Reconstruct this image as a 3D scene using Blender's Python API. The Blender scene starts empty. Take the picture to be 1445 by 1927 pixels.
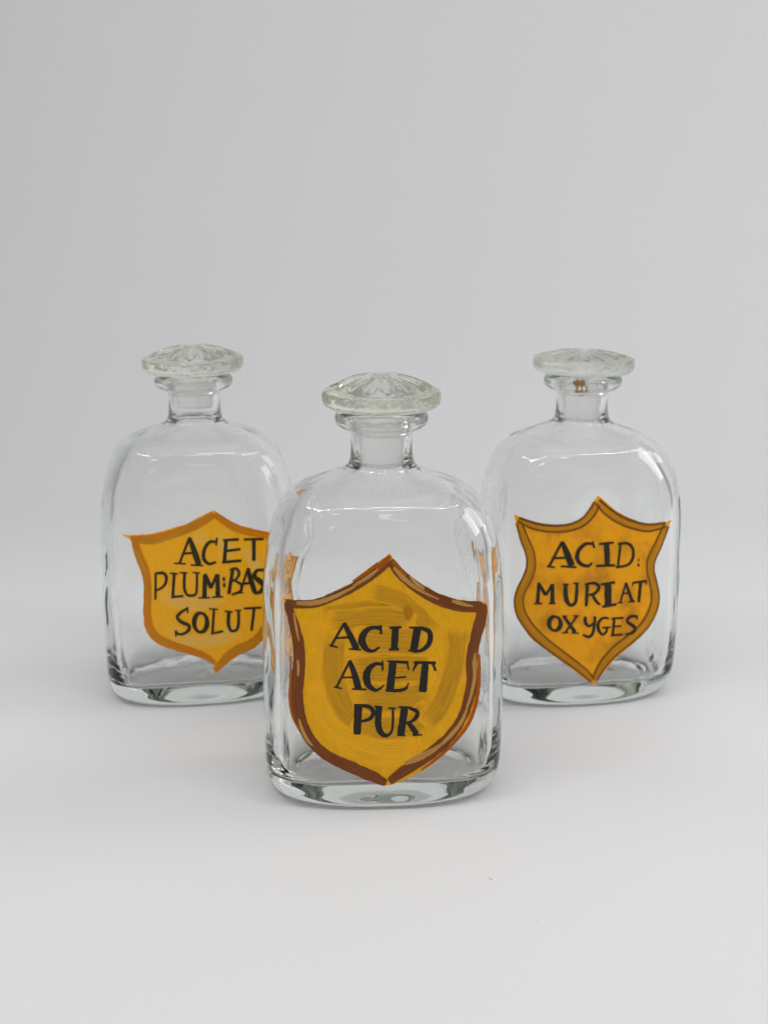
import bpy, bmesh, math, random
from mathutils import Vector, Matrix, noise
from mathutils.bvhtree import BVHTree
from mathutils.geometry import delaunay_2d_cdt

random.seed(7)
SC = bpy.context.scene
COL = SC.collection
CM = 0.01

# ------------------------------------------------------------------ camera
F_PX, PITCH = 2400.0, math.radians(13.8)          # focal length in photo pixels, downward tilt
PW, PH = 1445.0, 1927.0
CAM = Vector((0.0, -0.4675, 0.2239))
cam_d = bpy.data.cameras.new('camera'); cam = bpy.data.objects.new('camera', cam_d); COL.objects.link(cam)
cam.location = CAM; cam.rotation_euler = (math.pi / 2 - PITCH, 0, 0)
cam_d.sensor_fit = 'VERTICAL'; cam_d.sensor_height = 36.0; cam_d.lens = 36.0 * F_PX / PH
cam_d.clip_start = 0.01; cam_d.clip_end = 50
cam_d.dof.use_dof = True; cam_d.dof.focus_distance = 0.475; cam_d.dof.aperture_fstop = 13
SC.camera = cam

# ------------------------------------------------------------------ light
W = bpy.data.worlds.new('World'); SC.world = W; W.use_nodes = True
bg = W.node_tree.nodes['Background']; bg.inputs[0].default_value = (0.98, 0.985, 1.0, 1); bg.inputs[1].default_value = 0.35

def area(name, loc, target, sx, sy, power, col=(1, 1, 1), spread=180):
    l = bpy.data.lights.new(name, 'AREA'); l.shape = 'RECTANGLE'; l.size = sx; l.size_y = sy
    l.energy = power; l.color = col; l.spread = math.radians(spread)
    o = bpy.data.objects.new(name, l); COL.objects.link(o); o.location = loc
    o.rotation_euler = (Vector(target) - Vector(loc)).to_track_quat('-Z', 'Y').to_euler()
    return o
area('overhead_fill_lamp', (0.05, 0.10, 0.98), (0.0, 0.10, 0.0), 0.80, 0.60, 0.4)  # added broad fill, brightens the floor through the glass; the strips are the actual sources
area('side_softbox_lamp', (1.0, 0.2, 0.62), (0.15, 0.28, 0.02), 0.40, 0.45, 2.6)
area('led_strip_lamp', (0.0, -0.28, 0.72), (0, 0.05, 0.05), 0.95, 0.008, 2.5)
area('led_strip_lamp', (-0.46, -0.05, 0.70), (0, 0.05, 0.05), 0.50, 0.008, 0.7)
area('led_strip_lamp', (0.46, -0.05, 0.70), (0, 0.05, 0.05), 0.50, 0.008, 0.7)
area('ceiling_panel_lamp', (0.35, -1.9, 1.75), (0, 0.1, 0.05), 0.30, 0.10, 2.2)
area('ceiling_panel_lamp', (-0.9, -2.2, 1.75), (0, 0.1, 0.05), 0.30, 0.10, 1.8)

SC.view_settings.view_transform = 'Standard'; SC.view_settings.look = 'None'
SC.view_settings.exposure = -0.16; SC.view_settings.gamma = 1.0; SC.view_settings.use_curve_mapping = False
cy = SC.cycles
cy.max_bounces = 40; cy.transmission_bounces = 36; cy.glossy_bounces = 16; cy.diffuse_bounces = 5
cy.transparent_max_bounces = 32; cy.caustics_reflective = True; cy.caustics_refractive = True
cy.blur_glossy = 0.4; cy.sample_clamp_indirect = 4.0
cy.use_denoising = True
try: cy.denoiser = 'OPENIMAGEDENOISE'
except Exception: pass

# ------------------------------------------------------------------ materials
def new_mat(name):
    m = bpy.data.materials.new(name); m.use_nodes = True
    nt = m.node_tree; nt.nodes.clear()
    out = nt.nodes.new('ShaderNodeOutputMaterial')
    return m, nt, out
def nd(nt, t, **kw):
    n = nt.nodes.new(t)
    for k, v in kw.items():
        if k.startswith('i_'): n.inputs[k[2:].replace('_', ' ')].default_value = v
        else: setattr(n, k, v)
    return n

def glass_mat(name, absorb, density, rough, bump_scale, bump_h, tint=(1, 1, 1)):
    m, nt, out = new_mat(name); L = nt.links.new
    tc = nd(nt, 'ShaderNodeTexCoord')
    g = nd(nt, 'ShaderNodeBsdfGlass'); g.inputs['IOR'].default_value = 1.51
    g.inputs['Roughness'].default_value = rough; g.inputs['Color'].default_value = (*tint, 1)
    nz = nd(nt, 'ShaderNodeTexNoise'); nz.inputs['Scale'].default_value = bump_scale; nz.inputs['Detail'].default_value = 2
    bp = nd(nt, 'ShaderNodeBump'); bp.inputs['Strength'].default_value = 1.0; bp.inputs['Distance'].default_value = bump_h
    L(tc.outputs['Object'], nz.inputs['Vector']); L(nz.outputs['Fac'], bp.inputs['Height']); L(bp.outputs['Normal'], g.inputs['Normal'])
    L(g.outputs[0], out.inputs['Surface'])
    if density <= 0: return m
    va = nd(nt, 'ShaderNodeVolumeAbsorption'); va.inputs['Color'].default_value = (*absorb, 1); va.inputs['Density'].default_value = density
    L(va.outputs[0], out.inputs['Volume'])
    return m
M_GLASS = glass_mat('clear_bottle_glass', (0.70, 0.78, 0.69), 9.0, 0.0, 60, 0.00003)
M_KNOB = glass_mat('pressed_stopper_glass', (1, 1, 1), 0, 0.09, 240, 0.00036, (0.975, 0.978, 0.945))
M_KNOB_MILKY = glass_mat('milky_stopper_glass', (1, 1, 1), 0, 0.26, 240, 0.00040, (0.97, 0.978, 0.95))
M_GROUND = glass_mat('ground_plug_glass', (1, 1, 1), 0, 0.22, 1400, 0.00010, (0.97, 0.975, 0.965))

def paint_mat(name, c1, c2, c3=None, streak=(0.9, 16.0), trans=0.25, dropout=0.0, soft=0.08, under=None, rough=0.26, blotch=0.35):
    """brushed paint: UV.x runs along the stroke (cm), UV.y across it"""
    m, nt, out = new_mat(name); L = nt.links.new
    uv = nd(nt, 'ShaderNodeUVMap')
    mp = nd(nt, 'ShaderNodeMapping'); mp.inputs['Scale'].default_value = (streak[0], streak[1], 1)
    n1 = nd(nt, 'ShaderNodeTexNoise'); n1.inputs['Scale'].default_value = 1.0; n1.inputs['Detail'].default_value = 5; n1.inputs['Roughness'].default_value = 0.65
    n1.inputs['Distortion'].default_value = 0.4
    n2 = nd(nt, 'ShaderNodeTexNoise'); n2.inputs['Scale'].default_value = 0.9; n2.inputs['Detail'].default_value = 3
    L(uv.outputs[0], mp.inputs[0]); L(mp.outputs[0], n1.inputs['Vector']); L(uv.outputs[0], n2.inputs['Vector'])
    r1 = nd(nt, 'ShaderNodeMapRange'); r1.inputs[1].default_value = 0.34; r1.inputs[2].default_value = 0.66
    L(n1.outputs['Fac'], r1.inputs[0])
    mx = nd(nt, 'ShaderNodeMixRGB'); mx.inputs[1].default_value = (*c1, 1); mx.inputs[2].default_value = (*c2, 1)
    L(r1.outputs[0], mx.inputs[0])
    col = mx.outputs[0]
    if c3:
        r2 = nd(nt, 'ShaderNodeMapRange'); r2.inputs[1].default_value = 0.48; r2.inputs[2].default_value = 0.68; r2.inputs[4].default_value = blotch
        L(n2.outputs['Fac'], r2.inputs[0])
        m2 = nd(nt, 'ShaderNodeMixRGB'); m2.inputs[2].default_value = (*c3, 1)
        L(r2.outputs[0], m2.inputs[0]); L(col, m2.inputs[1]); col = m2.outputs[0]
    if dropout > 0:
        at = nd(nt, 'ShaderNodeAttribute', attribute_name='edge')
        mp2 = nd(nt, 'ShaderNodeMapping'); mp2.inputs['Scale'].default_value = (1.6, 22, 1)
        n3 = nd(nt, 'ShaderNodeTexNoise'); n3.inputs['Scale'].default_value = 1.0; n3.inputs['Detail'].default_value = 3
        L(uv.outputs[0], mp2.inputs[0]); L(mp2.outputs[0], n3.inputs['Vector'])
        ad = nd(nt, 'ShaderNodeMath', operation='ADD'); L(at.outputs['Fac'], ad.inputs[0]); L(n3.outputs['Fac'], ad.inputs[1])
        r3 = nd(nt, 'ShaderNodeMapRange'); r3.inputs[1].default_value = dropout; r3.inputs[2].default_value = dropout + soft
        L(ad.outputs[0], r3.inputs[0])
        if under:                                   # a dry brush lets the coat below show: same film, its colour
            mu = nd(nt, 'ShaderNodeMixRGB'); mu.inputs[1].default_value = (*under, 1)
            L(r3.outputs[0], mu.inputs[0]); L(col, mu.inputs[2]); col = mu.outputs[0]
    pr = nd(nt, 'ShaderNodeBsdfPrincipled'); pr.inputs['Roughness'].default_value = rough; pr.inputs['Specular IOR Level'].default_value = 0.22
    bp = nd(nt, 'ShaderNodeBump'); bp.inputs['Strength'].default_value = 0.5; bp.inputs['Distance'].default_value = 0.0002
    L(n1.outputs['Fac'], bp.inputs['Height']); L(bp.outputs[0], pr.inputs['Normal']); L(col, pr.inputs['Base Color'])
    sh = pr.outputs[0]
    if trans > 0:
        tr = nd(nt, 'ShaderNodeBsdfTranslucent'); L(col, tr.inputs['Color'])
        ms = nd(nt, 'ShaderNodeMixShader'); ms.inputs[0].default_value = trans
        L(sh, ms.inputs[1]); L(tr.outputs[0], ms.inputs[2]); sh = ms.outputs[0]
    if dropout > 0 and not under:
        tp = nd(nt, 'ShaderNodeBsdfTransparent'); mt = nd(nt, 'ShaderNodeMixShader')
        L(r3.outputs[0], mt.inputs[0]); L(tp.outputs[0], mt.inputs[1]); L(sh, mt.inputs[2]); sh = mt.outputs[0]
    L(sh, out.inputs['Surface'])
    return m

def srgb(r, g, b, k=1.5):
    f = lambda c: ((c / 255 + 0.055) / 1.055) ** 2.4 if c > 10 else c / 255 / 12.92
    return tuple(min(0.95, f(c) * k) for c in (r, g, b))

M_BLACK = paint_mat('black_letter_paint', (0.010, 0.009, 0.008), (0.022, 0.019, 0.014), trans=0, rough=0.32)
M_BLACK_THIN = paint_mat('thin_black_letter_paint', (0.016, 0.014, 0.008), (0.05, 0.042, 0.016), trans=0.1, rough=0.35)
M_RESIDUE = paint_mat('dried_brown_residue', srgb(226, 172, 84), srgb(200, 138, 54), trans=0.4, streak=(8, 8))

# seamless white sweep
m, nt, out = new_mat('white_paper_sweep'); L = nt.links.new
tc = nd(nt, 'ShaderNodeTexCoord'); n1 = nd(nt, 'ShaderNodeTexNoise'); n1.inputs['Scale'].default_value = 3; n1.inputs['Detail'].default_value = 3
n2 = nd(nt, 'ShaderNodeTexNoise'); n2.inputs['Scale'].default_value = 900; n2.inputs['Detail'].default_value = 2
mx = nd(nt, 'ShaderNodeMixRGB'); mx.inputs[1].default_value = (0.78, 0.785, 0.79, 1); mx.inputs[2].default_value = (0.81, 0.812, 0.815, 1)
pr = nd(nt, 'ShaderNodeBsdfPrincipled'); pr.inputs['Roughness'].default_value = 0.6; pr.inputs['Specular IOR Level'].default_value = 0.25
bp = nd(nt, 'ShaderNodeBump'); bp.inputs['Strength'].default_value = 0.12; bp.inputs['Distance'].default_value = 0.0002
L(tc.outputs['Object'], n1.inputs['Vector']); L(tc.outputs['Object'], n2.inputs['Vector']); L(n1.outputs['Fac'], mx.inputs[0])
L(n2.outputs['Fac'], bp.inputs['Height']); L(mx.outputs[0], pr.inputs['Base Color']); L(bp.outputs[0], pr.inputs['Normal'])
L(pr.outputs[0], out.inputs['Surface'])
M_SWEEP = m

# ------------------------------------------------------------------ helpers
def mesh_obj(name, verts, faces, mat, parent=None, smooth=True, uvs=None, edge=None):
    me = bpy.data.meshes.new(name); me.from_pydata(verts, [], faces); me.update()
    for mm in (mat if isinstance(mat, (list, tuple)) else [mat]): me.materials.append(mm)
    if uvs:
        ul = me.uv_layers.new(name='UVMap')
        for lp in me.loops: ul.data[lp.index].uv = uvs[lp.vertex_index]
    if edge:
        at = me.attributes.new('edge', 'FLOAT', 'POINT')
        for i, e in enumerate(edge): at.data[i].value = e
    if smooth: me.polygons.foreach_set('use_smooth', [True] * len(me.polygons))
    o = bpy.data.objects.new(name, me); COL.objects.link(o)
    if parent: o.parent = parent
    return o

def fix_normals(o):
    bm = bmesh.new(); bm.from_mesh(o.data); bmesh.ops.recalc_face_normals(bm, faces=bm.faces); bm.to_mesh(o.data); bm.free()

def pchip_rows(rows, sub):
    """monotone cubic through rows of numbers, by chord length"""
    n = len(rows); k = len(rows[0]); t = [0.0]
    for i in range(1, n):
        t.append(t[-1] + max(1e-4, math.dist(rows[i][:2], rows[i - 1][:2])))
    h = [t[i + 1] - t[i] for i in range(n - 1)]
    res = []
    ds = []
    for c in range(k):
        y = [r[c] for r in rows]; dl = [(y[i + 1] - y[i]) / h[i] for i in range(n - 1)]; d = [0.0] * n
        d[0] = dl[0]; d[-1] = dl[-1]
        for i in range(1, n - 1):
            if dl[i - 1] * dl[i] > 0:
                w1 = 2 * h[i] + h[i - 1]; w2 = h[i] + 2 * h[i - 1]
                d[i] = (w1 + w2) / (w1 / dl[i - 1] + w2 / dl[i])
        ds.append(d)
    for i in range(n - 1):
        m_ = max(2, int(sub * min(1.0, 0.35 + h[i]))) if sub > 2 else 2
        for s in range(m_):
            u = s / m_; row = []
            for c in range(k):
                y0, y1, d0, d1 = rows[i][c], rows[i + 1][c], ds[c][i] * h[i], ds[c][i + 1] * h[i]
                row.append((2*u**3 - 3*u*u + 1)*y0 + (u**3 - 2*u*u + u)*d0 + (-2*u**3 + 3*u*u)*y1 + (u**3 - u*u)*d1)
            res.append(row)
    res.append(list(rows[-1]))
    return res

NS = 176
def ring(z, a, b, n):
    pts = []
    for i in range(NS):
        t = 2 * math.pi * i / NS; c, s = math.cos(t), math.sin(t)
        k = (abs(c) ** n + abs(s) ** n) ** (-1.0 / n)
        pts.append(Vector((a * k * c, b * k * s, z)))
    return pts

# z, half width, half depth, roundness exponent (cm)
OUTER = [(0.10, 3.45, 1.95, 2.3), (0.015, 3.82, 2.30, 2.3), (0.015, 3.98, 2.45, 2.35), (0.10, 4.20, 2.63, 2.45), (0.28, 4.36, 2.78, 2.6), (0.55, 4.46, 2.86, 2.9),
         (1.0, 4.52, 2.90, 3.6), (1.6, 4.55, 2.92, 4.1), (3.7, 4.57, 2.92, 4.6), (5.9, 4.55, 2.92, 4.6), (8.05, 4.50, 2.92, 4.5),
         (9.17, 4.42, 2.92, 4.4), (10.19, 4.25, 2.92, 4.0), (10.7, 4.10, 2.915, 3.6), (11.04, 3.96, 2.91, 3.3), (11.37, 3.78, 2.88, 3.0), (11.64, 3.56, 2.80, 2.8), (11.86, 3.28, 2.60, 2.65),
         (12.02, 2.98, 2.37, 2.55), (12.18, 2.60, 2.08, 2.5), (12.36, 2.12, 1.78, 2.3), (12.52, 1.68, 1.50, 2.1), (12.64, 1.40, 1.33, 2.0), (12.80, 1.25, 1.23, 2.0), (13.05, 1.17, 1.17, 2.0), (13.5, 1.14, 1.14, 2.0),
         (13.92, 1.155, 1.155, 2.0), (14.02, 1.22, 1.22, 2.0), (14.10, 1.38, 1.38, 2.0), (14.22, 1.60, 1.60, 2.0), (14.38, 1.71, 1.71, 2.0), (14.55, 1.73, 1.73, 2.0), (14.70, 1.68, 1.68, 2.0), (14.79, 1.54, 1.54, 2.0), (14.81, 1.3, 1.3, 2.0)]
INNER = [(14.80, 1.1, 1.1, 2.0), (14.74, 0.97, 0.97, 2.0), (14.5, 0.935, 0.935, 2.0), (13.6, 0.90, 0.90, 2.0), (12.75, 0.86, 0.86, 2.0), (12.48, 0.93, 0.92, 2.0), (12.28, 1.16, 1.08, 2.1), (12.10, 1.6, 1.32, 2.3),
         (11.92, 2.15, 1.60, 2.5), (11.70, 2.68, 2.04, 2.6), (11.42, 3.06, 2.28, 2.9), (11.04, 3.40, 2.44, 3.2), (10.5, 3.68, 2.53, 3.7), (9.7, 3.90, 2.58, 4.6), (8.5, 4.03, 2.60, 5.4), (6.0, 4.10, 2.62, 5.6),
         (3.5, 4.12, 2.62, 5.6), (2.2, 4.10, 2.60, 5.4), (1.6, 4.04, 2.56, 5.2), (1.22, 3.92, 2.48, 5.0), (1.0, 3.70, 2.32, 4.4), (0.88, 3.3, 2.0, 3.8), (0.85, 2.6, 1.5, 3.0), (0.88, 1.3, 0.75, 2.6)]

def bottle_mesh(seed, shift=0.0, ws=1.0):
    verts, faces = [], []
    ro = [ring(*r) for r in pchip_rows(OUTER, 7)]
    ri = [ring(*r) for r in pchip_rows(INNER, 7)]
    off = Vector((seed * 13.7, seed * 5.1, seed * 3.3))
    for r in ro:
        for v in r:                                     # mould unevenness
            if 0.3 < v.z < 13.9:
                w = min(1, (v.z - 0.3) / 0.8, (13.9 - v.z) / 0.6)
                d = Vector((v.x, v.y, 0)).normalized(); q = noise.noise(v * 0.42 + off) * 0.012 * w
                v += d * q
    for r in ri:
        for v in r:                                     # the blown inside is much wavier
            w = max(0, min(1, 0.25 + (11.3 - v.z) / 1.5)) if v.z < 12.2 else 0
            if w > 0:
                d = Vector((v.x, v.y * 1.3, 0))
                if v.z < 1.6: d.z = -1.5 * (1.6 - v.z)
                if d.length < 1e-5: continue
                d.normalize()
                p = Vector((v.x * 0.75, v.y * 0.75, v.z * 0.38))
                q = noise.noise(p + off) * 0.055 + noise.noise(p * 2.6 - off) * 0.018
                if v.z < 1.5: q += noise.noise(Vector((v.x, v.y, 0)) * 1.6 + off) * 0.05
                v += d * q * w
    for r in ri:
        for v in r: v.x += shift * max(0, min(1, (12.0 - v.z) / 1.5))
    for r in ro + ri:                                   # this one is a little narrower in the body
        for v in r: v.x *= 1 + (ws - 1) * max(0, min(1, (12.6 - v.z) / 1.6))
    rings = ro + ri
    for r in rings: verts += [tuple(v * CM) for v in r]
    for k in range(len(rings) - 1):
        for i in range(NS):
            j = (i + 1) % NS
            faces.append((k * NS + i, k * NS + j, (k + 1) * NS + j, (k + 1) * NS + i))
    verts.append((0, 0, 0.17 * CM)); c0 = len(verts) - 1
    verts.append((0, 0, 0.91 * CM)); c1 = len(verts) - 1
    last = (len(rings) - 1) * NS
    for i in range(NS):
        j = (i + 1) % NS
        faces.append((c0, j, i)); faces.append((c1, last + i, last + j))
    return verts, faces, len(ro) * NS

NPET = 16
def stopper_mesh(R, plug_z, seed, phase, dome):
    """pressed glass knob with a fluted dome, tapering ground plug below (z = 0 at the underside of the knob)"""
    n = 256
    prof = [(0.0, 1.06), (0.18, 1.055), (0.32, 1.045), (0.45, 1.03), (0.62, 1.012), (0.8, 0.99), (1.0, 0.96), (1.2, 0.925), (1.4, 0.885), (1.58, 0.845), (1.74, 0.805), (1.86, 0.775), (1.95, 0.75), (2.04, 0.735), (2.12, 0.715),
            (2.19, 0.68), (2.215, 0.62), (2.22, 0.5), (2.215, 0.36), (2.19, 0.25), (2.12, 0.14), (2.0, 0.06), (1.8, 0.015), (1.4, 0.0), (1.0, 0.0)]
    plug = [(0.90, -0.03), (0.875, -0.12), (0.865, -0.4), (0.84, plug_z * 0.6), (0.80, plug_z + 0.08), (0.77, plug_z + 0.015), (0.70, plug_z), (0.35, plug_z)]
    prof = [(r, z if z < 0.72 or r > 2.05 else 0.72 + dome * (1 - (r / 2.1) ** 2.3)) for r, z in prof]
    fine = pchip_rows([(r, z) for r, z in prof[1:]], 4)
    rows = [(r, z, 0) for r, z in fine] + [(r, z, 1) for r, z in plug]
    verts, faces, mats = [], [], []
    for r, z, m in rows:
        for i in range(n):
            t = 2 * math.pi * i / n; rr = r * (R / 2.22) if not m else r; zz = z
            if not m and z > 0.6:
                ph = (t + phase) * NPET / (2 * math.pi); fr = abs((ph % 1.0) - 0.5) * 2      # 0 mid petal, 1 on the ridge
                u = max(0.0, min(1.0, (r - 0.22) / 1.68))                                     # along the petal
                half = 0.90 * math.sqrt(max(0.0, 1 - max(0.0, (u - 0.72) / 0.28) ** 2)) if u > 0 else 0   # rounded outer end
                if half > 0 and fr < half and r < 1.93:
                    g = 1 - (fr / half) ** 2
                    zz -= 0.19 * g ** 0.7 * (0.22 + 0.78 * u) * min(1, u * 4)
            q = noise.noise(Vector((rr * math.cos(t) * 2.2, rr * math.sin(t) * 2.2, z * 3 + seed * 9)))
            if not m: rr += q * 0.018; zz += q * 0.012 if z > 0.1 else 0
            verts.append((rr * math.cos(t) * CM, rr * math.sin(t) * CM, zz * CM))
    for k in range(len(rows) - 1):
        for i in range(n):
            j = (i + 1) % n
            faces.append((k * n + i, k * n + j, (k + 1) * n + j, (k + 1) * n + i)); mats.append(1 if rows[k][2] else 0)
    verts.append((0, 0, (0.722 + dome) * CM)); c0 = len(verts) - 1
    verts.append((0, 0, plug_z * CM)); c1 = len(verts) - 1
    last = (len(rows) - 1) * n
    for i in range(n):
        j = (i + 1) % n
        faces.append((c0, j, i)); mats.append(0); faces.append((c1, last + i, last + j)); mats.append(1)
    return verts, faces, mats

def pixel_ray(u, v):
    d = Vector(((u - PW / 2) / F_PX, -(v - PH / 2) / F_PX, -1.0)).normalized()
    return Matrix.Rotation(math.pi / 2 - PITCH, 3, 'X') @ d

def smooth_line(pts, closed=False):
    """Catmull-Rom through (x, y, w)"""
    if len(pts) < 3 and not closed: return [tuple(p) for p in pts]
    n = len(pts); outp = []
    segs = n if closed else n - 1
    for i in range(segs):
        g = (lambda k: pts[k % n]) if closed else (lambda k: pts[max(0, min(n - 1, k))])
        p0, p1, p2, p3 = g(i - 1), g(i), g(i + 1), g(i + 2)
        for s in range(8):
            u = s / 8
            outp.append(tuple(0.5 * (2*p1[c] + (p2[c]-p0[c])*u + (2*p0[c]-5*p1[c]+4*p2[c]-p3[c])*u*u + (3*p1[c]-p0[c]-3*p2[c]+p3[c])*u**3) for c in range(len(p1))))
    if not closed: outp.append(tuple(pts[-1]))
    return outp

class Painter:
    """lays paint, traced in picture coordinates, on the outside of one bottle"""
    def __init__(self, mtx, verts, faces, nouter, origin, scale):
        self.m = mtx; self.inv = mtx.inverted()
        vs = [mtx @ Vector(v) for v in verts]
        self.bvh = BVHTree.FromPolygons(vs, [f for f in faces if max(f) < nouter])
        self.o = origin; self.s = scale; self.bump = 0
    def put(self, x, y, lift):
        u, v = self.o[0] + x / self.s, self.o[1] + y / self.s
        d = pixel_ray(u, v); h = self.bvh.ray_cast(CAM, d)
        if h[0] is None:
            q = CAM + d * ((self.m.translation - CAM).length); h = self.bvh.find_nearest(q)
        p = self.inv @ h[0]; nrm = (self.inv.to_3x3() @ h[1]).normalized()
        if nrm.y > 0: nrm = -nrm
        return p + nrm * lift * 0.5
    def ribbon(self, pts, lift, rag=0.05, cols=5, taper=0.75, capf=0.35, edge0=0.25):
        """returns verts, faces, uvs, edge for one brush stroke; pts (x, y, width)"""
        p = smooth_line(pts)
        L = [0.0]
        for i in range(1, len(p)): L.append(L[-1] + math.dist(p[i][:2], p[i - 1][:2]))
        tot = L[-1]; wmean = sum(q[2] for q in p) / len(p)
        step = max(2.5, min(wmean * 0.3, 12)); n = max(3, int(tot / step))
        ss = [tot * i / n for i in range(n + 1)]
        ce = min(capf * wmean, tot * 0.3)
        ss = sorted(set(ss + [ce * f for f in (0.12, 0.35, 0.65)] + [tot - ce * f for f in (0.12, 0.35, 0.65)]))
        V, F, U, E = [], [], [], []
        sd = random.random() * 100; px2cm = 1 / (self.s * 49.0)
        k = 0; prev = None
        for s in ss:
            while k < len(p) - 2 and L[k + 1] < s: k += 1
            f = (s - L[k]) / max(1e-6, L[k + 1] - L[k]); f = max(0, min(1, f))
            c = [p[k][j] + (p[k + 1][j] - p[k][j]) * f for j in range(3)]
            tx, ty = p[k + 1][0] - p[k][0], p[k + 1][1] - p[k][1]
            l = math.hypot(tx, ty) or 1; tx, ty = tx / l, ty / l
            if prev: tx, ty = (tx + prev[0]) / 2, (ty + prev[1]) / 2; l = math.hypot(tx, ty) or 1; tx /= l; ty /= l
            prev = (tx, ty)
            de = min(s, tot - s); w = c[2]
            if de < ce: w *= taper + (1 - taper) * math.sqrt(max(0, 1 - (1 - de / ce) ** 2))
            for j in range(cols):
                v = -1 + 2 * j / (cols - 1)
                rg = 1 + rag * noise.noise(Vector((s / max(6, wmean) * 1.3 + sd, v * 3, 0)))
                x = c[0] - ty * v * w / 2 * rg; y = c[1] + tx * v * w / 2 * rg
                V.append(self.put(x, y, lift)); U.append((s * px2cm + sd, v * w * 0.5 * px2cm + sd))
                E.append(min(min(1, de / (1.3 * wmean + 1e-6)), edge0 + 1.5 * (1 - abs(v))))
            r = len(V) // cols - 1
            if r:
                for j in range(cols - 1): F.append(((r - 1) * cols + j, (r - 1) * cols + j + 1, r * cols + j + 1, r * cols + j))
        return V, F, U, E
    def strokes(self, name, lines, mat, parent, lift, **kw):
        V, F, U, E = [], [], [], []
        for q, pts in enumerate(lines):
            v, f, u, e = self.ribbon(pts, (lift + q * 0.006) * 0.001, **kw)
            b = len(V); V += v; F += [tuple(b + i for i in t) for t in f]; U += u; E += e
        return mesh_obj(name, [tuple(v) for v in V], F, mat, parent, True, U, E)
    def fill(self, name, outline, mat, parent, lift, grid=16):
        o = [q[:2] for q in smooth_line([(x, y, 0) for x, y in outline], True)] if False else outline
        pts = [Vector(q) for q in o]; n = len(pts)
        edges = [(i, (i + 1) % n) for i in range(n)]
        x0, x1 = min(p.x for p in pts), max(p.x for p in pts); y0, y1 = min(p.y for p in pts), max(p.y for p in pts)
        def inside(p):
            c = False
            for i in range(n):
                a, b = pts[i], pts[i - 1]
                if (a.y > p.y) != (b.y > p.y) and p.x < (b.x - a.x) * (p.y - a.y) / (b.y - a.y) + a.x: c = not c
            return c
        extra = []
        y = y0 + grid / 2
        while y < y1:
            x = x0 + grid / 2
            while x < x1:
                q = Vector((x, y))
                if inside(q) and min((q - e).length for e in pts) > grid * 0.5: extra.append(q)
                x += grid
            y += grid
        V2, _, F2, *_ = delaunay_2d_cdt(pts + extra, edges, [list(range(n))], 1, 1e-4)
        k = 1 / (self.s * 49.0)
        V = [tuple(self.put(v.x, v.y, lift * 0.001)) for v in V2]
        return mesh_obj(name, V, [tuple(f) for f in F2], mat, parent, True, [(v.y * k, v.x * k) for v in V2])

def dense(side):
    """an open side of a shield as a smooth run of points (last one dropped)"""
    p = smooth_line([(x, y, 0) for x, y in side]); return [q[:2] for q in p[:-1]]
def wob(outline, amp, seed):
    res = []
    for i, (x, y) in enumerate(outline):
        res.append((x + amp * noise.noise(Vector((x * .03, y * .03, seed))), y + amp * noise.noise(Vector((x * .03, y * .03, seed + 40)))))
    return res
def W_(pts, w): return [(x, y, w) for x, y in pts]

# ------------------------------------------------------------------ the sweep
prof = [(-0.75, 0.0), (0.42, 0.0)]
for i in range(1, 25):
    a = i / 24 * math.pi / 2 * 0.96; prof.append((0.42 + 0.34 * math.sin(a), 0.34 * (1 - math.cos(a))))
prof.append((prof[-1][0] + 0.075, prof[-1][1] + 1.15))
sv, sf = [], []
for y, z in prof:
    for i in range(9): sv.append((-1.5 + 3.0 * i / 8, y, z))
for k in range(len(prof) - 1):
    for i in range(8): sf.append((k * 9 + i, k * 9 + i + 1, (k + 1) * 9 + i + 1, (k + 1) * 9 + i))
sw = mesh_obj('backdrop', sv, sf, M_SWEEP); sw['kind'] = 'structure'

# ------------------------------------------------------------------ bottles
def build_bottle(x, y, yaw, label, seed, R, plug_z, knob, phase, tilt=0.0, dome=0.5):
    root = bpy.data.objects.new('apothecary_bottle', None); COL.objects.link(root)
    root.empty_display_size = 0.03; root.location = (x, y, 0.0001); root.rotation_euler = (0, 0, yaw)
    root['label'] = label; root['category'] = 'bottle'; root['group'] = 'stoppered glass apothecary bottles'
    v, f, no = bottle_mesh(seed, 0.03 if seed == 1 else 0.0, 1.0 if seed == 1 else 0.97)
    b = mesh_obj('glass_body', v, f, M_GLASS, root); fix_normals(b)
    sv_, sf_, sm = stopper_mesh(R, plug_z, seed, phase, dome)
    s = mesh_obj('stopper', sv_, sf_, [knob, M_GROUND], root); s.data.polygons.foreach_set('material_index', sm); fix_normals(s)
    s.location = (0, 0, 14.84 * CM); s.rotation_euler = (0, tilt, 0)
    mtx = Matrix.Translation(root.location) @ Matrix.Rotation(yaw, 4, 'Z')
    return root, mtx, v, f, no

# ---- front: ACID ACET PUR
root, mtx, v, f, no = build_bottle(-0.0009, 0.0, math.radians(3.5), 'clear glass bottle with amber shield painted ACID ACET PUR, standing in front of the others', 1, 2.20, -2.2, M_KNOB, 0.12, 0.0, 0.60)
P = Painter(mtx, v, f, no, (470, 1020), 2.89)
apex, rc, tip, lc = (762, 62), (1287, 322), (745, 1328), (180, 305)
sTR = [apex, (800, 120), (850, 170), (920, 220), (1000, 265), (1090, 300), (1180, 320), rc]
sR = [rc, (1291, 385), (1270, 470), (1246, 560), (1239, 640), (1245, 720), (1240, 800), (1225, 900), (1190, 990), (1130, 1080), (1050, 1160), (960, 1230), (870, 1280), (795, 1315), tip]
sL = [tip, (690, 1305), (600, 1265), (500, 1225), (400, 1175), (330, 1110), (270, 1030), (235, 940), (220, 850), (225, 760), (235, 660), (230, 560), (215, 450), (195, 370), lc]
sTL = [lc, (260, 318), (340, 315), (420, 290), (500, 250), (580, 205), (650, 150), (710, 100), apex]
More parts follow.
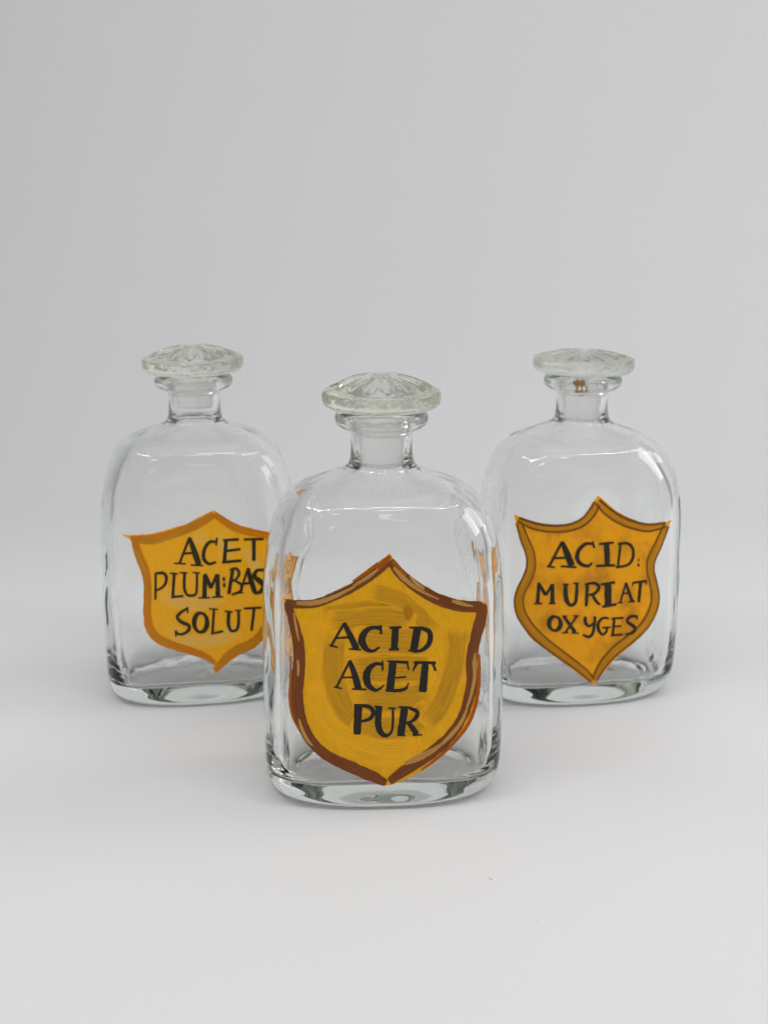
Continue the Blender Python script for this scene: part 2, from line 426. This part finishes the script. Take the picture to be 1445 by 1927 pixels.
Y1, Y2, Y3 = srgb(220, 156, 8), srgb(198, 138, 8), srgb(176, 126, 26)
M_F = paint_mat('amber_label_paint', Y1, Y2, srgb(222, 150, 6), trans=0.16, streak=(2.0, 7.0))
M_F2 = paint_mat('ochre_second_coat', srgb(154, 108, 4), srgb(184, 132, 6), srgb(174, 124, 6), trans=0.06, streak=(0.7, 16), dropout=0.42, soft=0.5, under=srgb(209, 147, 8))
M_F2B = paint_mat('yellow_second_coat', srgb(188, 132, 6), srgb(214, 154, 14), trans=0.06, streak=(0.7, 16), dropout=0.58, soft=0.5, under=srgb(209, 147, 8))
M_FB = paint_mat('brown_border_paint', srgb(92, 46, 14), srgb(112, 62, 24), srgb(104, 44, 10), trans=0.1, streak=(0.5, 13))
M_FO = paint_mat('orange_edge_paint', srgb(184, 104, 20), srgb(150, 78, 18), trans=0.45, streak=(0.5, 12), dropout=0.4)
M_FT = paint_mat('tan_streak_paint', srgb(146, 104, 46), srgb(172, 130, 68), trans=0.05, streak=(0.5, 14), dropout=0.55)
lab = P.fill('painted_label', wob(dense(sTR) + dense(sR) + dense(sL) + dense(sTL), 6, 3), M_F, root, 0.06)
lab['label'] = 'amber painted shield with brown border reading ACID ACET PUR'
# second coat of broad strokes
for col, q in [(M_F2, W_([(390, 385), (500, 372), (640, 345), (790, 335)], 74)), (M_F2, W_([(650, 275), (740, 285), (830, 320), (920, 400), (1010, 500)], 95)),
               (M_F2, W_([(420, 430), (560, 420), (720, 410), (900, 440)], 120)), (M_F2B, W_([(395, 440), (365, 560), (340, 690), (345, 800)], 80)),
               (M_F2, W_([(470, 480), (455, 640), (470, 800), (540, 930), (660, 1010)], 130)), (M_F2, W_([(560, 520), (700, 540), (860, 540), (980, 560)], 150)),
               (M_F2, W_([(520, 700), (700, 690), (880, 690), (1030, 700)], 160)), (M_F2, W_([(560, 850), (720, 850), (880, 850), (1000, 830)], 160)),
               (M_F2B, W_([(350, 790), (400, 930), (500, 1040), (640, 1100), (780, 1120), (900, 1080)], 90)), (M_F2, W_([(560, 960), (700, 1010), (850, 1000), (980, 900)], 130)),
               (M_F2, W_([(1130, 460), (1125, 580), (1100, 720), (1040, 880), (950, 1000)], 110)), (M_F2B, W_([(1000, 620), (985, 700), (960, 790)], 60)),
               (M_F2B, W_([(480, 1080), (620, 1160), (760, 1190), (880, 1150)], 70)), (M_F2B, W_([(300, 420), (330, 520), (345, 600)], 50))]:
    P.bump += 1
    P.strokes('brush_stroke', [q], col, lab, 0.10 + 0.012 * P.bump, rag=0.15, cols=9, edge0=0.05)
border = [[(195, 330, 46), (260, 338, 46), (360, 332, 46), (450, 298, 48), (540, 258, 46), (630, 205, 46), (700, 152, 46), (752, 104, 46)],
          [(764, 100, 44), (810, 162, 54), (870, 217, 58), (950, 272, 60), (1040, 318, 62), (1140, 346, 62), (1262, 352, 60)],
          [(1268, 335, 42), (1254, 420, 62), (1222, 540, 58), (1204, 650, 60), (1208, 740, 60), (1192, 840, 58), (1160, 940, 52), (1100, 1040, 56), (1020, 1120, 62), (920, 1192, 60), (830, 1250, 56), (758, 1302, 40)],
          [(203, 325, 36), (236, 430, 52), (264, 540, 60), (270, 640, 66), (262, 740, 70), (256, 840, 70), (272, 950, 66), (320, 1060, 58), (392, 1140, 56), (480, 1192, 60), (580, 1236, 64), (670, 1276, 58), (742, 1310, 40)]]
P.strokes('border', border, M_FB, lab, 0.30, rag=0.16, cols=7)
for q in [[(1244, 610, 14), (1246, 700, 18), (1240, 800, 22), (1222, 900, 20), (1180, 1000, 20), (1100, 1100, 16), (1000, 1190, 14), (930, 1240, 8)],
                          [(226, 620, 10), (222, 760, 14), (220, 860, 16), (236, 950, 14), (270, 1020, 8)], [(690, 150, 26), (735, 106, 34), (764, 74, 20)], [(775, 100, 20), (810, 140, 22), (850, 182, 14)],
                          [(560, 215, 12), (640, 160, 20), (700, 112, 14)]]:
    P.strokes('border_edge', [q], M_FO, lab, 0.345, rag=0.2)
for q in [[(250, 330, 16), (330, 332, 26), (410, 316, 24), (500, 278, 18), (580, 235, 10)], [(560, 240, 12), (640, 192, 20), (700, 145, 12)], [(780, 135, 12), (826, 186, 26), (886, 236, 22), (960, 280, 14), (1030, 312, 8)],
          [(868, 182, 8), (905, 222, 16), (950, 254, 12)], [(1098, 318, 16), (1150, 334, 20), (1215, 350, 8)], [(1226, 600, 8), (1220, 660, 22), (1222, 730, 20), (1202, 830, 16), (1178, 900, 12)], [(1185, 890, 8), (1150, 975, 20), (1090, 1052, 22), (1030, 1110, 12)],
          [(1060, 1085, 10), (980, 1140, 28), (900, 1180, 34), (840, 1205, 14)], [(262, 640, 10), (266, 690, 14), (262, 730, 8)], [(268, 960, 10), (290, 1030, 20), (322, 1086, 16), (345, 1108, 6)], [(240, 380, 8), (255, 470, 14), (270, 540, 6)]]:
    P.strokes('paint_streak', [q], M_FT, lab, 0.39, rag=0.3)
M_BLOB = paint_mat('orange_paint_blob', srgb(178, 118, 8), srgb(172, 112, 8), trans=0.3, dropout=0.5)
P.strokes('paint_blob', [[(850, 350, 30), (862, 385, 54), (858, 425, 16)]], M_BLOB, lab, 0.40, rag=0.4)
def letters(P, lab, mat, glyphs, lift=0.44, name='letter', rag=0.14):
    for gl in glyphs:
        P.strokes(name, [[(x, y, w * 1.12) for x, y, w in q] for q in gl], mat, lab, lift, rag=rag, cols=5, taper=0.62, capf=0.3)
letters(P, lab, M_BLACK, [
    [[(514, 440, 12), (440, 568, 11)], [(512, 438, 18), (545, 505, 28), (582, 582, 32)], [(470, 522, 9), (545, 516, 10)], [(432, 560, 8), (478, 572, 8)], [(538, 580, 8), (606, 585, 9)]],
    [[(712, 450, 10), (714, 500, 12)], [(714, 470, 22), (678, 464, 18), (640, 476, 24), (613, 512, 34), (612, 548, 36), (636, 582, 24), (670, 592, 15), (706, 570, 10)]],
    [[(792, 464, 34), (785, 582, 34)], [(758, 466, 11), (826, 462, 11)], [(756, 584, 12), (812, 582, 11)]],
    [[(912, 468, 38), (890, 588, 36)], [(866, 464, 9), (945, 464, 10)], [(930, 468, 14), (970, 482, 24), (982, 515, 26), (970, 556, 24), (938, 586, 18), (890, 596, 11)], [(860, 588, 8), (905, 596, 10)]],
    [[(545, 645, 12), (470, 792, 10)], [(543, 642, 18), (570, 720, 30), (592, 800, 34)], [(505, 736, 8), (570, 734, 9)], [(458, 786, 8), (502, 796, 7)], [(556, 798, 9), (636, 801, 8)]],
    [[(722, 644, 9), (722, 698, 10)], [(720, 664, 16), (684, 662, 18), (648, 690, 30), (634, 732, 36), (646, 778, 30), (680, 804, 18), (708, 796, 11), (732, 774, 6)]],
    [[(778, 655, 36), (762, 802, 38)], [(748, 648, 10), (862, 654, 15)], [(855, 655, 10), (864, 696, 7)], [(790, 737, 8), (850, 732, 8)], [(738, 806, 12), (815, 806, 17), (858, 790, 12)], [(864, 764, 6), (848, 800, 11)]],
    [[(892, 654, 13), (1012, 656, 14)], [(908, 656, 16), (886, 702, 6)], [(994, 656, 14), (1010, 700, 12)], [(954, 660, 32), (940, 815, 40)]],
    [[(590, 886, 40), (584, 1046, 36)], [(600, 888, 14), (650, 896, 20), (672, 926, 22), (652, 960, 18), (606, 974, 12)], [(566, 884, 9), (622, 886, 9)]],
    [[(702, 895, 32), (698, 990, 32), (714, 1036, 28), (744, 1052, 17), (772, 1026, 12), (778, 960, 12), (778, 906, 11)], [(676, 892, 9), (722, 897, 9)], [(752, 902, 8), (796, 904, 8)]],
    [[(842, 900, 36), (820, 1048, 36)], [(808, 896, 9), (880, 900, 11)], [(868, 904, 13), (906, 918, 20), (908, 946, 22), (880, 974, 14), (842, 984, 9)], [(860, 980, 18), (884, 1010, 26), (908, 1046, 28)], [(800, 1050, 7), (846, 1050, 8)], [(884, 1050, 8), (936, 1047, 8)]],
])

# ---- behind, one side: ACET PLUM:BAS SOLUT
root, mtx, v, f, no = build_bottle(-0.0850, 0.1005, math.radians(10), 'clear glass bottle with orange bordered amber shield painted ACET PLUM:BAS SOLUT', 2, 2.24, -1.55, M_KNOB, 0.3, math.radians(-1), 0.53)
P = Painter(mtx, v, f, no, (180, 940), 3.6125)
apex, rc, tip, lc = (805, 72), (1268, 232), (797, 1195), (172, 234)
sTR = [apex, (860, 110), (930, 155), (1010, 190), (1090, 210), (1180, 224), rc]
sR = [rc, (1255, 330), (1228, 450), (1214, 560), (1216, 680), (1210, 780), (1180, 880), (1120, 965), (1050, 1020), (960, 1068), (880, 1128), tip]
sL = [tip, (812, 1125), (740, 1078), (650, 1045), (540, 1020), (450, 985), (380, 940), (340, 880), (328, 800), (325, 700), (328, 600), (318, 520), (290, 440), (262, 360), (240, 280), lc]
sTL = [lc, (232, 240), (320, 238), (420, 222), (520, 195), (620, 165), (710, 115), apex]
M_A = paint_mat('pale_amber_label_paint', srgb(224, 152, 24), srgb(214, 142, 16), srgb(226, 144, 8), trans=0.05, streak=(2, 8))
M_A2 = paint_mat('pale_second_coat', srgb(196, 150, 66), srgb(208, 160, 64), trans=0.08, streak=(0.7, 14), dropout=0.6, soft=0.6, under=srgb(219, 153, 26))
M_AB = paint_mat('orange_border_paint', srgb(190, 120, 8), srgb(170, 100, 5), srgb(150, 100, 16), trans=0.14, streak=(0.5, 12))
M_AS = paint_mat('olive_streak_paint', srgb(160, 106, 24), srgb(184, 126, 30), trans=0.15, streak=(0.5, 14), dropout=0.55)
lab = P.fill('painted_label', wob(dense(sTR) + dense(sR) + dense(sL) + dense(sTL), 6, 5), M_A, root, 0.06)
lab['label'] = 'amber painted shield with orange border reading ACET PLUM:BAS SOLUT'
for q in [W_([(740, 190), (720, 260), (700, 350)], 110), W_([(850, 200), (880, 320), (900, 430)], 110), W_([(430, 620), (560, 690), (720, 700), (880, 640)], 120), W_([(1000, 300), (1080, 420), (1100, 560)], 100), W_([(480, 860), (640, 960), (820, 950), (980, 880)], 110)]:
    P.bump += 1; P.strokes('brush_stroke', [q], M_A2, lab, 0.10 + 0.012 * P.bump, rag=0.15, cols=9, edge0=0.05)
P.strokes('border', [[(240, 262, 34), (350, 272, 58), (450, 254, 60), (560, 222, 58), (660, 182, 62), (740, 140, 58), (806, 100, 46)], [(806, 98, 40), (880, 150, 50), (960, 194, 54), (1060, 222, 52), (1180, 244, 46), (1255, 248, 34)],
                     [(262, 262, 44), (290, 360, 56), (330, 460, 58), (352, 560, 54), (354, 680, 52), (354, 800, 54), (374, 880, 58), (424, 945, 60), (520, 990, 56), (640, 1026, 52), (740, 1062, 44), (812, 1112, 30)],
                     [(1250, 250, 40), (1232, 340, 48), (1200, 460, 50), (1188, 570, 50), (1190, 690, 50), (1180, 800, 52), (1140, 900, 60), (1060, 982, 66), (960, 1026, 70), (880, 1088, 60), (812, 1164, 40)]], M_AB, lab, 0.30, rag=0.16, cols=7)
for q in [[(280, 290, 14), (400, 290, 22), (520, 250, 20), (640, 210, 14)], [(272, 340, 20), (310, 430, 30), (336, 520, 24), (345, 620, 14)], [(840, 1110, 14), (920, 1040, 30), (1040, 990, 26), (1120, 960, 12)], [(380, 900, 10), (480, 970, 18), (600, 1005, 14)], [(600, 190, 12), (690, 150, 26), (760, 110, 16)]]:
    P.strokes('paint_streak', [q], M_AS, lab, 0.36, rag=0.3)
def oval(cx, cy, rx, ry, w, wv=0.25):
    return [(cx + rx * math.cos(a), cy + ry * math.sin(a), w * (1 + wv * math.sin(a * 2 + 1))) for a in [math.pi * 2 * i / 14 - 1.4 for i in range(15)]]
letters(P, lab, M_BLACK_THIN, [
    [[(640, 256, 16), (572, 432, 14)], [(640, 258, 20), (668, 340, 34), (704, 442, 36)], [(600, 366, 13), (670, 362, 13)], [(534, 432, 9), (615, 436, 10)], [(648, 444, 10), (732, 448, 10)]],
    [[(826, 258, 12), (820, 312, 12)], [(820, 286, 14), (774, 290, 20), (740, 340, 22), (737, 400, 22), (770, 436, 18), (820, 424, 14)]],
    [[(888, 276, 22), (876, 422, 22)], [(866, 276, 14), (974, 270, 17)], [(880, 350, 17), (986, 336, 15)], [(860, 426, 17), (992, 414, 16)]],
    [[(1008, 270, 14), (1142, 268, 14)], [(1076, 272, 22), (1076, 416, 22)]],
    [[(410, 498, 14), (408, 680, 13)], [(405, 504, 14), (455, 498, 18), (482, 524, 20), (474, 574, 17), (440, 606, 14), (410, 616, 11)]],
    [[(536, 502, 18), (526, 655, 18)], [(514, 664, 13), (598, 654, 15)], [(505, 500, 10), (560, 504, 10)]],
    [[(606, 500, 18), (604, 600, 18), (622, 645, 16), (655, 652, 16), (686, 630, 15), (690, 500, 14)], [(572, 496, 10), (625, 498, 10)], [(660, 494, 10), (712, 500, 10)]],
    [[(745, 506, 26), (740, 666, 28)], [(742, 504, 22), (788, 602, 26)], [(826, 506, 18), (786, 602, 16)], [(830, 506, 24), (832, 660, 30)], [(698, 668, 10), (778, 666, 11)], [(790, 663, 10), (868, 660, 10)]],
    [[(934, 468, 22), (906, 642, 22)], [(912, 478, 12), (955, 468, 17), (976, 500, 18), (956, 540, 15), (918, 556, 12)], [(945, 550, 12), (990, 578, 18), (984, 622, 17), (925, 646, 13)]],
    [[(1036, 464, 14), (984, 632, 14)], [(1036, 466, 22), (1054, 540, 30), (1084, 634, 30)], [(995, 572, 15), (1068, 566, 15)], [(950, 636, 9), (1005, 632, 9)]],
    [[(1146, 462, 12), (1146, 500, 12)], [(1144, 478, 14), (1098, 482, 20), (1080, 520, 28), (1114, 552, 32), (1142, 584, 30), (1120, 626, 24), (1078, 638, 15)]],
    [[(630, 738, 14), (590, 760, 17), (556, 796, 20), (582, 830, 22), (634, 856, 22), (630, 892, 20), (582, 916, 15), (545, 902, 16)], [(546, 888, 16), (548, 932, 9)], [(628, 728, 9), (626, 772, 10)]],
    [oval(715, 835, 44, 66, 24)],
    [[(806, 744, 16), (795, 908, 16)], [(786, 912, 13), (868, 894, 14)], [(772, 742, 9), (832, 746, 9)]],
    [[(906, 764, 22), (904, 850, 22), (925, 892, 17), (960, 882, 18), (972, 840, 18), (972, 756, 16)], [(878, 758, 10), (934, 763, 10)], [(948, 754, 9), (992, 752, 9)]],
    [[(1008, 740, 14), (1128, 734, 13)], [(1078, 742, 18), (1060, 892, 17)]],
])
letters(P, lab, M_BLACK_THIN, [[[(864, 540, 26), (882, 540, 26)]], [[(866, 580, 26), (884, 580, 26)]]], name='dot')

# ---- behind, other side: ACID. MURIAT OXYGES
root, mtx, v, f, no = build_bottle(0.0888, 0.1005, math.radians(9), 'clear glass bottle with amber shield painted ACID MURIAT OXYGES and brown residue in neck', 3, 2.24, -2.2, M_KNOB_MILKY, 0.05, math.radians(1), 0.32)
P = Painter(mtx, v, f, no, (880, 910), 3.44)
apex, rc, tip, lc = (838, 75), (1320, 233), (815, 1305), (297, 196)
sTR = [apex, (880, 105), (940, 160), (1020, 210), (1110, 245), (1190, 262), (1260, 256), rc]
sR = [rc, (1285, 300), (1245, 390), (1210, 480), (1200, 550), (1215, 630), (1238, 700), (1235, 790), (1195, 890), (1130, 980), (1040, 1060), (950, 1140), (880, 1220), tip]
sL = [tip, (770, 1275), (690, 1215), (590, 1140), (480, 1060), (400, 990), (340, 900), (302, 820), (298, 750), (320, 670), (355, 600), (380, 530), (375, 440), (350, 350), (325, 290), (310, 245), lc]
sTL = [lc, (350, 222), (430, 248), (530, 268), (640, 265), (720, 235), (780, 180), (815, 120), apex]
M_R = paint_mat('smudged_amber_label_paint', srgb(220, 146, 6), srgb(210, 134, 4), srgb(146, 90, 16), trans=0.05, streak=(2.5, 5), blotch=0.62)
M_RB = paint_mat('gold_border_paint', srgb(188, 130, 6), srgb(160, 104, 6), trans=0.14, streak=(0.5, 12))
M_RD = paint_mat('dark_border_line_paint', srgb(96, 54, 12), srgb(128, 78, 16), trans=0.15, streak=(0.5, 12), dropout=0.1)
lab = P.fill('painted_label', wob(dense(sTR) + dense(sR) + dense(sL) + dense(sTL), 5, 8), M_R, root, 0.06)
lab['label'] = 'amber painted shield with gold and dark lined border reading ACID MURIAT OXYGES'
bl = [[(325, 232, 30), (430, 274, 46), (540, 292, 48), (650, 286, 48), (742, 250, 50), (800, 190, 52), (836, 126, 46)], [(838, 116, 40), (900, 178, 54), (980, 232, 56), (1070, 268, 54), (1170, 286, 50), (1280, 266, 30)],
      [(1284, 270, 36), (1228, 400, 52), (1188, 490, 54), (1180, 560, 52), (1198, 640, 52), (1212, 730, 54), (1195, 820, 58), (1140, 920, 60), (1050, 1002, 60), (950, 1084, 60), (872, 1172, 52), (818, 1270, 36)],
      [(330, 250, 36), (366, 360, 56), (402, 450, 62), (408, 540, 64), (382, 620, 66), (346, 690, 62), (330, 760, 62), (344, 840, 66), (400, 930, 66), (480, 1012, 64), (590, 1098, 60), (690, 1170, 52), (760, 1226, 48), (808, 1276, 34)]]
P.strokes('border', bl, M_RB, lab, 0.28, rag=0.14, cols=7)
def offset(line, k, w):
    res = []
    for i, p in enumerate(line):
        a, b = line[max(0, i - 1)], line[min(len(line) - 1, i + 1)]
        dx, dy = b[0] - a[0], b[1] - a[1]; l = math.hypot(dx, dy)
        res.append((p[0] - dy / l * k * p[2] / 2, p[1] + dx / l * k * p[2] / 2, w))
    return res
for i, q in enumerate(bl):
    P.strokes('border_line', [offset(q, 0.86, 13)], M_RD, lab, 0.33, rag=0.4)
    P.strokes('border_line', [offset(q, -0.86, 17 if i in (0, 1) else 11)], M_RD, lab, 0.34, rag=0.4)
letters(P, lab, M_BLACK_THIN, [
    [[(610, 374, 16), (524, 538, 15)], [(610, 376, 22), (640, 450, 38), (672, 532, 40)], [(560, 482, 13), (640, 478, 13)], [(508, 534, 10), (562, 541, 11)], [(600, 534, 11), (702, 541, 12)]],
    [[(806, 372, 11), (816, 416, 15)], [(806, 390, 14), (760, 390, 19), (718, 430, 24), (706, 480, 26), (730, 520, 22), (780, 532, 17), (804, 508, 10)]],
    [[(896, 386, 34), (902, 526, 30)], [(848, 391, 13), (942, 381, 14)], [(828, 532, 14), (952, 528, 14)]],
    [[(986, 394, 14), (970, 536, 14)], [(968, 391, 13), (1030, 386, 16), (1065, 420, 17), (1066, 480, 17), (1032, 526, 15), (955, 541, 13)]],
    [[(460, 642, 20), (450, 776, 22)], [(458, 640, 16), (502, 722, 21)], [(546, 650, 14), (504, 722, 16)], [(546, 648, 22), (546, 776, 26)], [(428, 776, 10), (482, 775, 10)], [(522, 776, 10), (568, 774, 10)]],
    [[(632, 648, 22), (634, 740, 28), (660, 786, 20), (694, 770, 19), (702, 720, 20), (706, 646, 16)], [(612, 650, 9), (652, 652, 9)], [(680, 645, 9), (718, 645, 9)]],
    [[(772, 650, 20), (765, 794, 18)], [(755, 652, 11), (818, 644, 18), (848, 670, 19), (820, 710, 17), (776, 722, 12)], [(802, 716, 15), (830, 762, 19), (856, 784, 12)]],
    [[(906, 650, 42), (906, 790, 40)], [(858, 652, 13), (952, 638, 16)], [(868, 797, 14), (962, 780, 15)]],
    [[(1022, 640, 12), (984, 772, 11)], [(1022, 640, 15), (1040, 700, 18), (1064, 764, 20)], [(1000, 712, 9), (1046, 706, 10)], [(964, 773, 8), (1002, 768, 8)], [(1036, 766, 8), (1082, 762, 8)]],
    [[(1064, 642, 13), (1158, 629, 15)], [(1116, 638, 19), (1104, 768, 17)], [(1068, 640, 10), (1064, 664, 7)], [(1152, 632, 10), (1154, 654, 7)]],
    [oval(562, 905, 37, 46, 22, 0.3)],
    [[(620, 860, 18), (694, 962, 22)], [(706, 856, 12), (630, 962, 13)], [(608, 857, 8), (642, 857, 8)], [(680, 855, 8), (720, 855, 8)], [(608, 966, 8), (650, 964, 8)], [(668, 966, 8), (716, 968, 8)]],
    [[(758, 860, 18), (760, 900, 19), (784, 922, 15), (815, 900, 13)], [(822, 858, 16), (816, 920, 17), (806, 970, 18), (780, 992, 17), (742, 976, 13)]],
    [[(912, 872, 12), (872, 870, 14), (842, 905, 19), (846, 950, 19), (870, 976, 15), (895, 958, 14), (897, 930, 12)], [(868, 932, 10), (922, 930, 12)]],
    [[(946, 874, 16), (936, 978, 16)], [(928, 873, 11), (1006, 868, 13)], [(940, 926, 10), (992, 920, 10)], [(922, 983, 12), (1002, 975, 13)]],
    [[(1092, 850, 10), (1094, 880, 10)], [(1090, 858, 14), (1050, 860, 17), (1030, 890, 18), (1062, 916, 22), (1082, 938, 20), (1060, 966, 17), (1016, 976, 12)]],
])
letters(P, lab, M_BLACK_THIN, [[[(1098, 494, 14), (1108, 494, 14)]], [[(1096, 526, 18), (1110, 526, 18)]]], name='dot')

# brown residue on the ground plug, a thin crust wrapped round the glass
rv, rf = [], []
def crust(a0, z0, ra, rz, seed):
    n = 36; b = len(rv)
    r0 = 0.887 + len(rv) * 0.00008; rad = lambda z: r0
    rv.append((math.cos(a0) * rad(z0) * CM, math.sin(a0) * rad(z0) * CM, z0 * CM))
    for i in range(n):
        t = 2 * math.pi * i / n; k = 0.8 + 0.5 * noise.noise(Vector((math.cos(t) * 2.5, math.sin(t) * 2.5, seed))) + 0.3 * noise.noise(Vector((math.cos(t) * 7, math.sin(t) * 7, seed)))
        a = a0 + ra * k * math.cos(t); z = z0 + rz * k * math.sin(t)
        rv.append((math.cos(a) * rad(z) * CM, math.sin(a) * rad(z) * CM, z * CM))
    for i in range(n): rf.append((b, b + 1 + i, b + 1 + (i + 1) % n))
crust(-1.97, 14.45, 0.28, 0.06, 2.2)
for k in range(14):
    a, z = random.gauss(-1.95, 0.22), random.gauss(14.44, 0.06)
    crust(a, z, random.uniform(.02, .08), random.uniform(.015, .04), k * 3.1)
crust(-1.95, 14.02, 0.10, 0.05, 9.1); crust(-1.84, 14.06, 0.07, 0.03, 19.1)
mesh_obj('residue', rv, rf, M_RESIDUE, root, True, [(x * 100, z * 100) for x, y, z in rv])

# ------------------------------------------------------------------ dust on the sweep
m, nt, out = new_mat('dark_dust'); pr = nd(nt, 'ShaderNodeBsdfPrincipled'); pr.inputs['Base Color'].default_value = (0.09, 0.085, 0.08, 1); pr.inputs['Roughness'].default_value = 0.9
nt.links.new(pr.outputs[0], out.inputs[0])
bm = bmesh.new()
def speck(u, v, r):
    d = pixel_ray(u, v); q = CAM + d * (-CAM.z / d.z)
    res = bmesh.ops.create_icosphere(bm, subdivisions=1, radius=r, matrix=Matrix.Translation(q + Vector((0, 0, r * 0.35))) @ Matrix.Rotation(random.random() * 3, 4, 'Z') @ Matrix.Diagonal((1.5, 0.9, 0.5, 1)))
for u, v, r in [(924, 1655, .00026), (919, 1653, .00018), (1081, 1674, .00014), (1012, 1732, .00014), (1155, 1648, .00012), (1090, 1531, .00012), (1214, 1791, .0001), (580, 1508, .00012), (588, 1511, .00012), (8, 1332, .00015), (1150, 1700, .0001), (300, 1700, .0001)]: speck(u, v, r)
me = bpy.data.meshes.new('dust'); bm.to_mesh(me); bm.free(); me.materials.append(m)
du = bpy.data.objects.new('dust', me); COL.objects.link(du); du['kind'] = 'stuff'; du['label'] = 'tiny dark dust specks scattered on the white paper'; du['category'] = 'dust'
